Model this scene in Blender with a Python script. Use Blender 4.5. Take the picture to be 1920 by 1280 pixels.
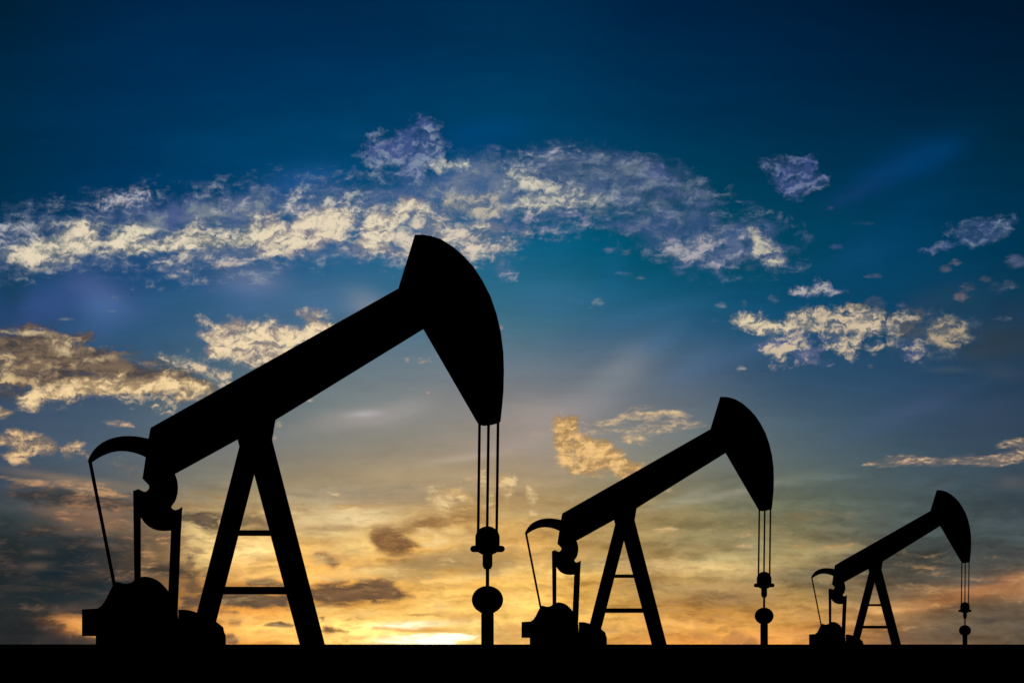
import bpy, bmesh, math, random
import numpy as np
from mathutils import Vector, Matrix

random.seed(7)
S = bpy.context.scene
for o in list(bpy.data.objects):
    bpy.data.objects.remove(o)

# ------------------------------------------------------------------ camera
FPX = 7200.0            # focal length in pixels of a 1920 px wide picture
EYE = 0.15              # camera height above the ground
HOR = 1207.0            # picture row of the horizon
cd = bpy.data.cameras.new("camera")
cam = bpy.data.objects.new("camera", cd)
S.collection.objects.link(cam)
cd.sensor_width = 36.0
cd.lens = FPX * 36.0 / 1920.0
cd.shift_y = (HOR - 640.0) / 1920.0
cd.clip_start = 0.1
cd.clip_end = 40000.0
cam.location = (0, 0, EYE)
cam.rotation_euler = (math.radians(90), 0, 0)
S.camera = cam

# ------------------------------------------------------------------ world, sun, exposure
SUN_AZ = math.atan((800 - 960) / FPX)          # the glow in the cloud bank
SUN_EL = math.radians(0.6)
w = bpy.data.worlds.new("World")
S.world = w
w.use_nodes = True
wn = w.node_tree
bg = wn.nodes["Background"]
st = wn.nodes.new("ShaderNodeTexSky")
st.sky_type = 'NISHITA'
st.sun_disc = False
st.sun_elevation = SUN_EL
st.sun_rotation = SUN_AZ
wn.links.new(st.outputs[0], bg.inputs[0])
bg.inputs[1].default_value = 0.05
ld = bpy.data.lights.new("sun", 'SUN')
ld.energy = 0.25
ld.angle = math.radians(0.5)
ld.color = (1.0, 0.62, 0.32)
sun = bpy.data.objects.new("sun", ld)
S.collection.objects.link(sun)
sdir = Vector((math.sin(SUN_AZ), math.cos(SUN_AZ), math.tan(SUN_EL)))
sun.rotation_euler = sdir.to_track_quat('Z', 'Y').to_euler()
sun.location = (0, 50, 30)
S.view_settings.view_transform = 'Standard'
S.view_settings.look = 'None'
S.view_settings.exposure = 0
S.view_settings.gamma = 1
S.render.engine = 'CYCLES'

# ------------------------------------------------------------------ sky data
# the sky is a dome; a point of it is named by (x, y) = tangent of azimuth and
# height above the horizon times FPX, counted from (960, HOR)
def lin(c):
    c = np.asarray(c, float) / 255.0
    return np.where(c <= 0.04045, c / 12.92, ((c + 0.055) / 1.055) ** 2.4)

ROWS = [-120, 0, 120, 240, 360, 480, 600, 720, 840, 960, 1040, 1120, 1170, 1210]
GRID = [
 [(0,28,48),(0,32,62),(0,34,66),(0,36,68),(0,36,68),(0,30,60),(0,26,52),(0,24,46),(0,20,40)],
 [(0,32,54),(0,37,70),(0,39,74),(0,41,76),(0,44,78),(0,35,68),(0,31,61),(0,26,52),(0,23,45)],
 [(0,38,66),(0,43,80),(0,47,86),(0,49,88),(0,52,88),(0,44,78),(0,38,70),(0,33,62),(0,29,54)],
 [(0,44,74),(0,50,88),(0,58,98),(0,62,102),(0,64,102),(0,54,88),(0,46,77),(0,41,70),(0,38,62)],
 [(0,48,78),(0,56,96),(0,68,110),(2,78,120),(0,76,114),(0,68,98),(0,60,88),(0,54,86),(0,46,74)],
 [(8,60,94),(16,70,112),(26,84,128),(34,98,136),(22,96,130),(0,80,108),(4,72,100),(4,64,98),(2,54,82)],
 [(24,66,98),(42,86,122),(62,98,130),(76,112,136),(64,110,132),(46,94,124),(24,78,112),(18,66,98),(24,60,86)],
 [(52,74,98),(62,86,110),(92,112,122),(116,127,132),(118,124,130),(98,110,124),(60,86,110),(44,74,102),(36,62,86)],
 [(64,82,104),(84,98,110),(122,122,118),(146,138,122),(156,142,126),(132,132,124),(92,106,110),(64,84,98),(54,72,90)],
 [(58,68,74),(100,96,86),(176,156,118),(192,164,114),(184,158,112),(152,140,106),(112,116,98),(80,90,86),(60,72,78)],
 [(37,43,46),(80,70,60),(232,184,108),(234,182,98),(222,176,98),(176,148,94),(144,128,90),(84,86,78),(70,72,70)],
 [(34,38,40),(72,60,50),(232,164,78),(242,180,82),(248,194,94),(196,154,86),(174,142,84),(118,98,74),(110,88,68)],
 [(40,40,42),(98,74,54),(238,164,78),(252,188,90),(246,190,96),(224,164,88),(212,156,82),(156,116,74),(96,84,70)],
 [(40,40,42),(132,96,60),(246,168,80),(255,200,100),(244,178,88),(222,160,84),(218,152,80),(162,116,74),(98,86,70)],
]
COLS = [0, 240, 480, 720, 960, 1200, 1440, 1680, 1920]

def catmull(xs, vals, q):
    """interpolate vals (n, ...) at nodes xs for query q (m,)"""
    xs = np.asarray(xs, float)
    q = np.clip(q, xs[0], xs[-1])
    i = np.clip(np.searchsorted(xs, q, side='right') - 1, 0, len(xs) - 2)
    t = (q - xs[i]) / (xs[i + 1] - xs[i])
    t = t.reshape(-1, *([1] * (vals.ndim - 1)))
    m = np.gradient(vals, xs, axis=0)
    h = (xs[i + 1] - xs[i]).reshape(t.shape)
    t2, t3 = t * t, t * t * t
    return ((2*t3 - 3*t2 + 1) * vals[i] + (t3 - 2*t2 + t) * h * m[i]
            + (-2*t3 + 3*t2) * vals[i + 1] + (t3 - t2) * h * m[i + 1])

# soft veils and glows: x, y, radius along, radius across, tilt in degrees (positive = right end up), colour, amount
VEILS = [
 # purple and blue veils of the left
 (130,560,120,42,12,(70,86,150),.50),(185,548,55,26,-30,(92,98,166),.60),(190,580,38,22,0,(84,124,178),.50),
 (200,610,95,24,20,(74,104,158),.45),(60,585,60,26,15,(60,84,146),.45),(20,560,18,40,0,(22,58,84),.55),(30,540,25,40,0,(24,60,84),.5),
 (470,525,60,26,-5,(132,126,170),.62),(440,560,60,30,0,(84,116,166),.40),(560,345,70,26,12,(44,92,160),.55),
 (395,570,60,22,0,(40,86,116),.55),(330,520,90,16,0,(16,76,122),.45),(240,505,60,14,0,(12,74,124),.45),
 (690,575,40,25,-30,(150,140,160),.45),(600,560,60,30,0,(86,120,160),.35),(90,645,60,16,0,(40,62,88),.3),(45,770,80,30,0,(66,84,108),.5),
 # centre
 (690,783,70,15,4,(170,160,156),.60),(640,795,80,16,6,(150,144,138),.45),(760,765,60,16,18,(150,146,142),.45),(685,776,26,5,3,(190,184,190),.5),
 (870,858,70,6,7,(196,178,160),.40),(950,832,60,14,10,(168,152,142),.4),(840,905,200,22,4,(170,150,118),.3),
 (1130,730,95,34,38,(146,142,154),.58),(1170,690,40,24,45,(140,140,158),.35),(1060,775,70,24,10,(152,144,146),.45),(1010,800,70,40,0,(168,152,142),.45),
 (1240,635,45,18,30,(70,112,150),.45),(1300,685,55,24,30,(88,118,150),.40),(1400,660,90,16,22,(76,104,142),.40),(1180,600,120,16,15,(60,108,146),.3),
 (1030,560,70,30,0,(66,116,160),.40),(1150,505,22,50,-10,(24,92,134),.45),(1060,450,60,30,0,(30,100,140),.2),
 # right: blue smear and dim haze
 (1650,335,80,20,30,(20,60,112),.55),(1590,368,50,13,24,(24,62,110),.4),(1740,300,60,22,25,(0,64,116),.70),(1690,305,90,30,25,(0,62,112),.45),(1610,480,60,24,20,(18,72,122),.45),
 (1720,395,60,30,40,(0,62,104),.5),(900,255,70,26,10,(0,74,140),.45),(660,255,24,12,0,(14,76,124),.4),
 (1880,640,80,34,0,(44,60,74),1.15),(1835,662,40,14,8,(52,66,80),.7),(1900,585,40,20,0,(30,54,78),.7),(1735,580,34,26,0,(44,70,96),.55),(1800,560,50,26,0,(40,70,92),.5),(1880,698,40,14,-8,(62,74,90),.6),(1780,693,38,5,0,(82,92,110),.5),
 (1730,760,90,20,18,(70,84,118),.45),(1830,770,90,16,18,(62,78,104),.35),(1640,800,90,16,20,(66,90,120),.35),(1850,800,80,26,15,(64,76,98),.4),
 (1560,895,50,5,4,(112,126,124),.45),(1480,900,60,14,6,(118,124,112),.4),(1760,905,28,5,14,(70,74,80),.8),(1900,905,30,12,0,(86,84,86),.6),
 # right lower bands
 (1490,1042,110,14,6,(176,158,108),.62),(1570,1035,40,8,4,(170,152,108),.5),(1420,1025,40,16,0,(150,142,106),.4),(1450,1080,90,16,2,(120,110,84),.7),(1550,1085,60,20,0,(110,104,84),.6),
 (1640,1150,70,16,12,(190,138,82),.75),(1760,1125,70,14,14,(186,128,78),.75),(1860,1100,80,12,16,(184,124,78),.80),(1750,1105,60,10,8,(160,120,82),.6),(1920,1105,60,14,10,(190,130,80),.6),
 (1800,1180,110,24,8,(98,86,70),.85),(1690,1195,50,14,20,(120,98,74),.4),(1860,1150,70,14,6,(100,86,70),.7),(1830,1092,55,5,2,(82,78,76),.7),(1640,1050,60,14,0,(104,108,96),.5),(1700,1060,70,24,0,(84,84,74),.5),
 (1850,1164,20,4,6,(76,70,64),.7),(1480,1150,60,20,0,(200,152,84),.6),(1500,1190,60,14,0,(214,150,80),.7),(1440,1130,40,12,0,(176,136,80),.4),
 (1800,1040,90,24,0,(74,78,74),.5),(1600,1110,60,20,10,(140,112,76),.4),
 # middle lower bands
 (1240,1063,150,13,-2,(214,182,124),.75),(1340,1072,90,9,-4,(206,172,110),.55),(1050,1075,90,12,4,(222,186,112),.6),(1360,1046,70,7,4,(196,178,124),.5),(1130,1056,60,8,10,(206,180,122),.5),
 (1100,1040,200,14,0,(158,138,94),.5),(1330,1010,120,30,0,(136,130,98),.5),(1370,925,70,8,12,(156,152,134),.60),(1290,930,60,8,20,(150,148,130),.5),(1400,950,60,20,0,(116,120,104),.4),
 (1340,1110,110,17,-2,(158,126,84),.85),(1240,1098,80,12,0,(164,134,84),.7),(1380,1125,60,10,3,(156,120,80),.7),(1180,1118,60,6,-3,(206,170,100),.5),(1110,1115,60,10,-6,(216,176,96),.5),(1340,1127,30,5,2,(186,146,92),.5),
 (1150,1160,160,22,3,(212,170,92),.5),(1060,1150,70,16,4,(212,168,86),.5),(1200,1182,120,10,2,(226,176,92),.5),(1300,1165,70,8,5,(206,150,84),.5),(1390,1175,70,10,6,(226,170,88),.5),(1110,1000,60,24,0,(174,152,104),.5),
 (1000,965,110,8,0,(196,172,122),.4),(1010,955,60,8,0,(186,160,116),.4),
 (800,1050,95,17,10,(178,146,96),.85),(860,1050,60,18,12,(176,146,96),.6),(740,1068,60,12,0,(182,150,98),.5),(930,1058,60,14,10,(174,144,94),.7),
 (900,1078,110,8,9,(236,204,136),.6),(640,975,110,18,2,(230,206,156),.75),(620,1000,80,12,0,(222,198,140),.6),(700,955,80,6,3,(216,184,128),.5),(640,1030,70,16,0,(214,184,120),.6),
 (700,1070,110,12,0,(236,198,126),.5),(620,930,110,26,0,(152,142,122),.5),(760,925,120,22,0,(158,142,120),.5),(830,1000,60,16,0,(240,208,140),.5),(900,1010,50,14,0,(216,180,120),.5),
 (670,1018,30,26,0,(250,214,140),.4),(820,1110,60,26,0,(250,206,120),.5),(820,1140,50,18,0,(255,218,134),.5),(960,1120,70,30,0,(252,210,122),.6),(720,1160,140,10,2,(252,196,104),.6),
 (680,1150,50,5,3,(255,222,150),.6),(600,1150,60,14,0,(242,184,100),.5),(640,1180,60,16,0,(250,186,96),.5),
 # between the legs of the near pump
 (385,1010,38,44,-20,(240,206,140),.90),(400,1040,30,30,0,(236,198,122),.7),(470,1030,50,26,0,(240,204,136),.80),(470,975,40,12,0,(150,134,106),.3),(480,1075,60,14,10,(196,162,100),.5),
 (440,1160,50,10,0,(232,176,96),.7),(500,1180,60,18,0,(246,180,92),.8),(440,1120,70,12,0,(108,88,66),.6),(370,925,40,14,0,(140,126,100),.5),(390,880,50,30,0,(120,120,108),.5),(355,948,40,8,-6,(176,140,98),.6),
 # left lower
 (60,1060,90,120,0,(34,42,48),.75),(30,950,60,12,0,(74,76,78),.4),(180,960,70,18,-6,(150,112,82),.60),(110,965,40,10,-12,(130,100,80),.5),(200,985,60,10,-6,(156,116,82),.5),(140,900,110,8,-8,(160,130,100),.45),
 (130,995,55,8,-4,(110,90,76),.55),(60,1062,34,7,4,(104,86,72),.6),(70,1035,24,4,0,(104,86,76),.7),(190,1023,36,6,-10,(118,92,74),.6),(230,1060,60,22,0,(92,76,64),.6),(200,1075,50,9,8,(112,88,70),.6),(280,1020,40,16,0,(104,86,68),.5),
 (300,1060,34,40,0,(110,88,66),.5),(300,960,30,20,0,(150,130,100),.3),(160,1105,110,3,-10,(92,76,64),.7),(50,1103,90,3,0,(74,66,60),.7),(180,1125,60,5,10,(92,74,62),.5),(150,1120,60,30,0,(50,48,48),.4),
 (148,1168,42,13,-3,(250,172,88),.95),(125,1182,36,12,-14,(222,142,76),.8),(175,1180,40,14,-18,(252,176,90),.85),(120,1160,30,8,8,(190,128,76),.6),(110,1145,50,8,0,(92,74,60),.5),(40,1190,70,20,0,(36,38,40),.8),
 (170,1140,60,8,0,(84,68,58),.5),
 # the sun behind its cloud
 (800,1190,240,48,0,(255,214,120),.75),(800,1196,130,24,0,(255,226,140),.75),(775,1170,62,4.5,2,(262,248,210),.95),(850,1166,40,4,4,(258,228,150),.7),
 (900,1172,36,4,-14,(255,222,140),.6),(740,1200,40,6,2,(262,246,200),.8),(800,1183,70,4,-2,(228,166,80),.55),(830,1180,60,4,0,(226,166,80),.5),
]

# clouds. layer, outline, fall-off px, fullness, opacity, streakiness, lit colour, shade colour
C1=(232,220,196); C1s=(112,118,138)      # cream and its blue-grey shade
C2=(150,146,172); C2s=(74,88,140)        # lavender lace
CL = []
def cl(layer, pts, fall, full, op, streak, c, s): CL.append((layer, pts, fall, full, op, streak, c, s))
# long bank, left
cl('L',[(28,456),(75,447),(120,425),(155,410),(172,418),(192,416),(190,445),(200,466),(150,484),(100,500),(60,507),(25,500),(4,485),(0,478),(0,466)],16,1.0,1,.25,(230,214,186),(120,122,134))
cl('L',[(-10,424),(35,414),(60,425),(100,424),(70,448),(30,458),(-10,478)],16,.35,.85,.2,(190,186,190),(86,96,140))
cl('L',[(178,378),(205,363),(240,362),(262,357),(284,362),(276,376),(262,397),(252,406),(238,416),(230,405),(235,385),(215,378),(205,400),(188,394)],11,.30,.9,.1,(200,194,196),(84,94,140))
cl('L',[(196,442),(215,432),(235,428),(250,420),(285,432),(280,447),(268,455),(330,440),(350,425),(370,418),(385,430),(430,432),(440,440),(455,425),(480,405),(500,420),(500,478),(455,470),(440,465),(400,470),(370,470),(340,478),(300,470),(270,478),(235,482),(205,480),(185,472),(196,455)],15,.95,1,.2,(230,216,188),(124,124,134))
cl('V',[(270,392),(355,374),(420,370),(490,362),(520,395),(480,425),(440,425),(400,412),(360,425),(330,430),(290,440),(270,420)],18,.8,.80,.2,(136,136,156),(84,98,144))
cl('L',[(400,392),(425,372),(450,370),(470,378),(440,398),(418,402)],14,.3,.8,.3,(186,182,182),(98,104,144))
cl('L',[(285,493),(320,482),(360,475),(400,475),(440,470),(482,468),(478,492),(445,500),(400,508),(345,513),(320,520),(360,528),(345,530),(312,512)],12,.32,.9,.4,(206,194,180),(92,102,144))
cl('L',[(365,524),(395,528),(392,540),(370,536)],7,.1,.8,.3,(206,194,180),(92,102,144))
cl('L',[(405,488),(440,492),(446,500),(412,504),(385,500)],8,.4,.8,.6,(214,196,176),(120,122,150))
# long bank, middle
cl('L',[(480,420),(498,400),(520,402),(540,420),(560,400),(600,385),(640,378),(672,395),(672,415),(650,440),(640,455),(610,460),(590,470),(580,478),(545,478),(520,480),(490,478),(476,478),(470,440)],15,1.1,1,.15,(230,214,184),(136,132,138))
cl('L',[(538,385),(546,356),(556,355),(567,362),(568,380),(600,372),(640,370),(652,352),(678,362),(683,378),(672,402),(640,396),(590,392),(560,402),(536,398)],12,.38,.95,.1,(202,196,188),(96,106,146))
cl('L',[(620,352),(660,350),(690,360),(676,372),(640,366)],12,.05,.6,.3,(150,148,172),(86,98,146))
cl('L',[(655,455),(680,420),(690,396),(705,384),(728,394),(740,388),(750,371),(772,367),(800,380),(818,396),(795,402),(772,408),(750,420),(745,440),(735,470),(700,480),(680,478),(664,470)],13,1.0,1,.1,(228,214,186),(138,134,138))
cl('L',[(735,430),(770,412),(835,405),(850,414),(880,425),(900,415),(940,413),(952,425),(925,440),(965,446),(985,452),(958,466),(925,477),(905,498),(882,490),(840,470),(800,480),(770,492),(745,480),(735,460)],15,.55,1,.3,(222,206,184),(110,112,140))
cl('L',[(675,470),(700,478),(740,470),(770,480),(768,500),(740,484),(700,482)],10,.1,.8,.3,(206,192,176),(92,104,144))
cl('L',[(640,452),(668,446),(676,468),(664,474),(648,466)],8,.05,.8,.3,(206,192,176),(92,104,144))
cl('L',[(820,382),(845,368),(880,370),(895,358),(930,362),(943,390),(935,412),(890,405),(860,400),(835,392)],14,.55,.9,.1,(196,184,162),(118,120,138))
cl('V',[(690,372),(740,352),(800,336),(845,305),(900,298),(960,302),(985,380),(960,425),(900,420),(860,412),(820,395),(760,380),(700,395)],24,.9,.75,.2,(112,124,150),(66,98,148))
# purple plume
cl('L',[(675,293),(700,268),(735,262),(765,240),(795,229),(812,250),(824,270),(832,292),(812,310),(800,322),(790,332),(775,326),(745,345),(735,346),(725,330),(740,312),(715,312),(690,305)],20,.30,.78,.1,(146,148,184),(82,96,152))
cl('L',[(803,306),(825,298),(850,302),(872,304),(876,312),(845,318),(822,326),(806,318)],9,.6,.95,.1,(222,212,192),(136,142,160))
# arch
cl('V',[(938,312),(960,298),(1010,282),(1060,279),(1120,287),(1170,293),(1230,304),(1248,325),(1292,345),(1325,362),(1280,374),(1225,368),(1150,388),(1100,390),(1030,396),(960,390),(970,350)],20,.65,.80,.2,(118,122,152),(56,80,122))
cl('V',[(1040,300),(1100,298),(1140,315),(1120,338),(1070,338),(1030,325)],20,.6,.6,.2,(80,92,118),(60,84,112))
cl('L',[(940,312),(955,298),(985,292),(1010,283),(1045,280),(1080,284),(1040,292),(1030,305),(990,312),(968,318)],12,.10,.9,.2,(190,188,190),(100,108,154))
cl('L',[(1060,282),(1110,284),(1140,296),(1110,294)],8,.05,.7,.2,(176,170,186),(100,108,154))
cl('L',[(940,318),(955,312),(985,322),(1010,332),(1040,342),(1080,354),(1120,362),(1145,378),(1110,384),(1060,392),(1030,401),(990,399),(955,386),(970,370),(1000,362),(978,350),(950,345)],14,.50,1,.25,(212,204,184),(122,126,148))
cl('L',[(1110,352),(1160,355),(1210,372),(1230,388),(1190,392),(1130,380)],14,.25,.8,.3,(156,152,178),(86,96,148))
cl('L',[(1200,300),(1240,310),(1250,330),(1300,345),(1330,362),(1290,372),(1240,366),(1245,345),(1215,325)],14,.05,.65,.2,(126,124,170),(74,88,144))
cl('L',[(945,402),(1010,400),(1060,392),(1095,400),(1125,422),(1100,424),(1060,410),(1015,414),(1045,440),(1010,447),(980,456),(950,446)],12,.12,.9,.3,(176,168,180),(84,96,146))
cl('L',[(952,432),(1000,425),(1012,434),(975,450),(955,452)],8,.25,.9,.5,(214,200,182),(110,112,144))
cl('L',[(925,508),(950,505),(970,512),(968,528),(940,524)],8,.15,.8,.2,(190,184,184),(96,112,150))
cl('L',[(1030,434),(1060,435),(1068,440),(1036,444)],5,.2,.7,.5,(168,162,178),(96,108,150))
# right arm
cl('V',[(1140,418),(1190,402),(1240,394),(1310,386),(1335,402),(1345,424),(1400,418),(1440,434),(1480,490),(1440,498),(1410,482),(1370,490),(1345,505),(1300,500),(1240,480),(1215,450),(1170,432)],20,.5,.75,.3,(118,120,152),(62,84,132))
cl('L',[(1232,470),(1262,452),(1310,437),(1338,436),(1346,455),(1380,446),(1395,450),(1405,470),(1372,478),(1352,502),(1310,496),(1270,484)],13,.45,.9,.2,(176,170,176),(94,102,146))
cl('L',[(1404,432),(1412,424),(1425,436),(1445,446),(1462,470),(1480,488),(1450,498),(1425,488),(1410,470)],11,.45,.95,.1,(206,196,172),(110,112,142))
cl('L',[(1280,450),(1320,436),(1338,446),(1330,460),(1300,458)],9,.5,.8,.1,(170,164,160),(104,108,140))
cl('L',[(1425,412),(1475,412),(1478,430),(1445,432)],12,.0,.55,.3,(120,118,160),(74,88,134))
cl('L',[(1490,440),(1515,440),(1518,455),(1492,452)],8,.0,.55,.3,(100,104,150),(64,84,134))
cl('L',[(1430,308),(1460,298),(1500,300),(1522,295),(1522,315),(1547,332),(1530,346),(1518,368),(1500,361),(1478,370),(1460,350),(1442,330)],12,.32,.88,.05,(122,124,172),(66,82,136))
cl('L',[(1775,436),(1800,421),(1840,413),(1897,412),(1890,430),(1860,450),(1825,461),(1800,445)],12,.28,.85,.3,(134,142,172),(70,88,134))
cl('L',[(1724,469),(1770,455),(1790,458),(1775,468),(1750,473)],6,.3,.8,.3,(120,122,162),(60,84,130))
cl('L',[(1480,548),(1505,538),(1528,541),(1524,522),(1545,528),(1560,543),(1588,546),(1560,554),(1500,553)],7,.3,.95,.1,(196,188,182),(90,104,146))
for (x,y,a,b,c) in [(1792,490,10,5,(150,140,156)),(1772,504,10,5,(136,130,150)),(1558,391,9,3,(96,84,140)),(1636,517,18,3,(110,114,156)),(1620,418,20,4,(50,88,128)),(1570,462,14,5,(76,96,146)),(1905,490,22,8,(92,104,140)),(1895,532,18,6,(130,134,158)),(1812,538,16,6,(120,112,134)),(1803,556,12,7,(138,126,136)),(1848,522,10,5,(110,110,130)),
   (1880,597,20,4,(112,120,146)),(1868,540,14,10,(84,98,134)),(1640,565,16,8,(92,98,136)),(1692,572,10,5,(84,96,132)),(1450,560,12,7,(104,118,154)),(1352,573,12,4,(134,138,164)),(1396,567,4,6,(150,150,170)),(1405,504,12,4,(120,128,160)),
   (1141,468,11,3,(128,140,176)),(1175,474,11,3,(140,146,176)),(1170,513,20,4,(84,118,160)),(1200,520,8,3,(140,140,160)),(1122,567,11,5,(150,160,180)),(1106,578,8,2,(130,148,168)),(1069,610,10,2,(96,140,156)),(939,615,3,5,(200,170,170)),(946,629,6,2,(130,150,160)),
   (250,350,10,3,(124,120,160)),(305,358,6,3,(50,84,132)),(290,345,8,3,(130,124,164)),(218,558,10,4,(150,160,190)),(250,541,6,3,(190,176,176)),(275,540,6,3,(200,186,180)),(287,537,5,3,(190,180,184)),(385,521,5,3,(200,190,180)),(380,527,8,3,(206,194,182)),(240,554,4,2,(170,170,190)),(125,597,14,2,(150,150,176)),(25,617,10,2,(130,130,150)),(208,583,10,2,(140,150,190)),(64,525,3,2,(160,170,200)),
   (763,674,4,5,(214,180,160)),(790,676,7,5,(224,190,164)),(804,675,7,4,(230,196,168)),(821,668,3,3,(220,170,150)),(803,736,4,2,(216,168,150)),(581,751,5,2,(216,190,170)),(520,786,7,9,(234,206,162)),(515,822,6,4,(240,206,170)),(545,778,5,2,(170,160,150)),
   (633,340,4,2,(190,190,200)),(605,338,8,3,(120,130,176)),(868,338,4,2,(120,140,170)),(893,324,12,6,(160,160,170)),(665,318,3,8,(90,120,170)),
   (950,640,5,2,(120,140,150)),(1390,690,8,4,(180,176,170)),(1482,690,4,3,(170,164,160)),(1430,700,10,3,(110,130,150)),(1632,687,8,3,(140,136,140)),
   (1340,600,6,3,(100,120,160))]:
    cl('L',[(x-a,y+b*.2),(x-a*.3,y-b),(x+a*.5,y-b*.6),(x+a,y+b*.3),(x+a*.2,y+b)],max(3.,b*.9),.28,.70,.6,c,tuple(int(v*.75) for v in c))
# puffy flock, right
cl('L',[(1372,597),(1400,589),(1430,592),(1450,600),(1480,612),(1478,630),(1440,634),(1410,622),(1382,612)],10,.85,1,0,(222,204,170),(116,116,132))
cl('L',[(1478,602),(1500,584),(1540,579),(1580,582),(1640,580),(1662,600),(1680,612),(1672,626),(1640,630),(1600,628),(1560,628),(1520,624),(1495,618)],11,.85,1,0,(208,188,158),(104,106,124))
cl('L',[(1425,646),(1462,628),(1500,625),(1528,640),(1522,655),(1540,648),(1552,655),(1510,668),(1515,680),(1494,678),(1490,662),(1468,660),(1472,682),(1452,688),(1445,668),(1428,660)],9,.55,.98,0,(206,188,160),(86,98,134))
cl('L',[(1530,622),(1560,628),(1556,640),(1535,635)],7,.3,.9,0,(200,180,156),(86,98,134))
cl('L',[(1552,640),(1580,626),(1612,632),(1612,655),(1600,668),(1582,660),(1562,658)],9,.5,.98,0,(204,186,156),(90,100,130))
cl('L',[(1622,642),(1650,634),(1690,632),(1700,640),(1660,648),(1636,662),(1624,654)],8,.35,.95,0,(186,170,144),(88,98,128))
cl('L',[(1690,642),(1722,634),(1744,655),(1720,674),(1695,676),(1684,655)],9,.22,.95,0,(182,168,148),(74,90,126))
cl('L',[(1732,620),(1752,596),(1780,602),(1805,610),(1826,636),(1808,644),(1770,650),(1745,640)],12,.55,.95,.1,(184,164,134),(96,98,110))
cl('L',[(1555,672),(1480,672),(1500,680),(1560,680)],8,.0,.7,0,(170,160,148),(80,94,130))
cl('L',[(1676,594),(1700,588),(1720,598),(1690,602)],6,.3,.9,0,(190,176,156),(100,104,120))
cl('V',[(1700,590),(1730,600),(1760,590),(1830,610),(1830,640),(1790,662),(1700,670),(1660,650),(1690,620)],22,.3,.6,.1,(96,104,122),(60,80,108))
cl('L',[(1760,668),(1795,662),(1780,670)],5,.2,.6,.4,(110,112,136),(80,90,120))
cl('D',[(1590,582),(1625,577),(1660,592),(1640,596),(1605,590)],9,.5,.85,0,(96,88,84),(84,84,92))
cl('D',[(1660,608),(1690,596),(1725,600),(1736,622),(1700,632),(1668,626)],12,.5,.85,0,(92,90,94),(72,78,92))
# thin streaks, right edge
cl('L',[(1622,868),(1660,861),(1700,853),(1780,858),(1850,855),(1900,846),(1960,840),(1960,852),(1880,867),(1800,871),(1720,869),(1650,878)],7,.35,1,.85,(228,188,146),(120,110,104))
cl('L',[(1688,852),(1715,850),(1760,853),(1730,856)],4,.2,.8,.9,(200,166,136),(120,110,104))
cl('L',[(1778,852),(1830,849),(1790,854)],3,.2,.8,.9,(190,160,136),(120,110,104))
cl('L',[(1868,835),(1890,827),(1960,816),(1960,832),(1880,840)],6,.3,1,.85,(214,180,140),(120,110,104))
# brown bank, left
cl('D',[(-20,621),(60,624),(100,622),(140,632),(180,650),(230,665),(270,680),(310,690),(345,702),(385,712),(392,730),(340,738),(280,725),(200,722),(130,714),(90,722),(60,715),(40,732),(-20,735)],14,1.1,1,.6,(122,102,84),(66,62,64))
cl('D',[(250,662),(320,680),(300,690),(240,675)],10,.3,.6,.8,(80,84,88),(66,78,88))
cl('L',[(-10,617),(20,623),(60,622),(85,617),(102,620),(150,637),(120,634),(80,630),(10,627)],5,.4,.95,.7,(216,196,156),(150,130,106))
cl('L',[(75,640),(110,631),(155,648),(200,650),(158,661),(120,661),(92,655)],9,.55,.95,.3,(218,194,150),(140,120,100))
cl('L',[(155,672),(205,666),(220,670),(190,678),(165,680)],6,.4,.9,.4,(206,180,138),(130,112,94))
cl('L',[(252,678),(290,676),(298,688),(272,688)],6,.3,.9,.4,(216,184,136),(130,112,94))
for (x,y,a,b) in [(70,670,15,7),(105,669,8,4),(140,667,8,3),(100,688,18,10),(35,690,22,8),(64,716,10,7),(15,672,22,7),(90,700,26,8),(145,685,20,7),(40,714,12,6)]:
    cl('L',[(x-a,y+b*.3),(x-a*.4,y-b),(x+a*.5,y-b*.8),(x+a,y+b*.3),(x+a*.1,y+b)],max(4,b*.8),.3,.78,.3,(206,176,130),(120,104,88))
cl('L',[(34,762),(45,745),(60,730),(100,722),(140,708),(200,706),(260,712),(330,705),(375,712),(390,724),(396,740),(370,745),(330,741),(280,738),(200,738),(160,740),(140,750),(90,758),(60,763)],13,.9,1,.3,(244,212,160),(164,138,104))
cl('D',[(150,705),(200,694),(260,690),(310,692),(330,705),(300,722),(240,722),(190,718)],14,.45,.70,.7,(134,114,88),(96,84,76))
cl('L',[(290,667),(330,668),(392,688),(430,700),(433,714),(415,724),(390,714),(375,700),(340,690),(310,678)],9,.45,1,.2,(230,204,166),(126,124,132))
cl('L',[(345,652),(378,660),(395,680),(360,670)],8,.0,.6,.4,(190,174,160),(110,116,134))
cl('L',[(200,742),(250,740),(300,738),(332,760),(325,777),(300,770),(270,758),(240,757),(215,752)],9,.25,.95,.1,(220,194,152),(100,106,118))
cl('L',[(-10,664),(20,661),(30,680),(15,690),(25,710),(25,732),(10,728),(-10,735)],8,.4,.95,.2,(218,188,138),(120,110,100))
cl('L',[(-10,757),(8,764),(25,770),(10,784),(-10,786)],6,.5,.95,.4,(228,192,144),(120,110,100))
cl('L',[(374,598),(402,610),(430,602),(480,605),(515,600),(518,614),(545,617),(572,614),(577,602),(562,588),(585,586),(622,600),(640,610),(560,680),(480,690),(440,677),(380,664),(396,645),(375,632),(400,620)],12,.75,1,.25,(240,216,176),(142,130,124))
cl('L',[(184,789),(215,787),(235,790),(250,799),(226,796),(200,795)],4,.4,1,.9,(230,186,146),(140,126,116))
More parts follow.
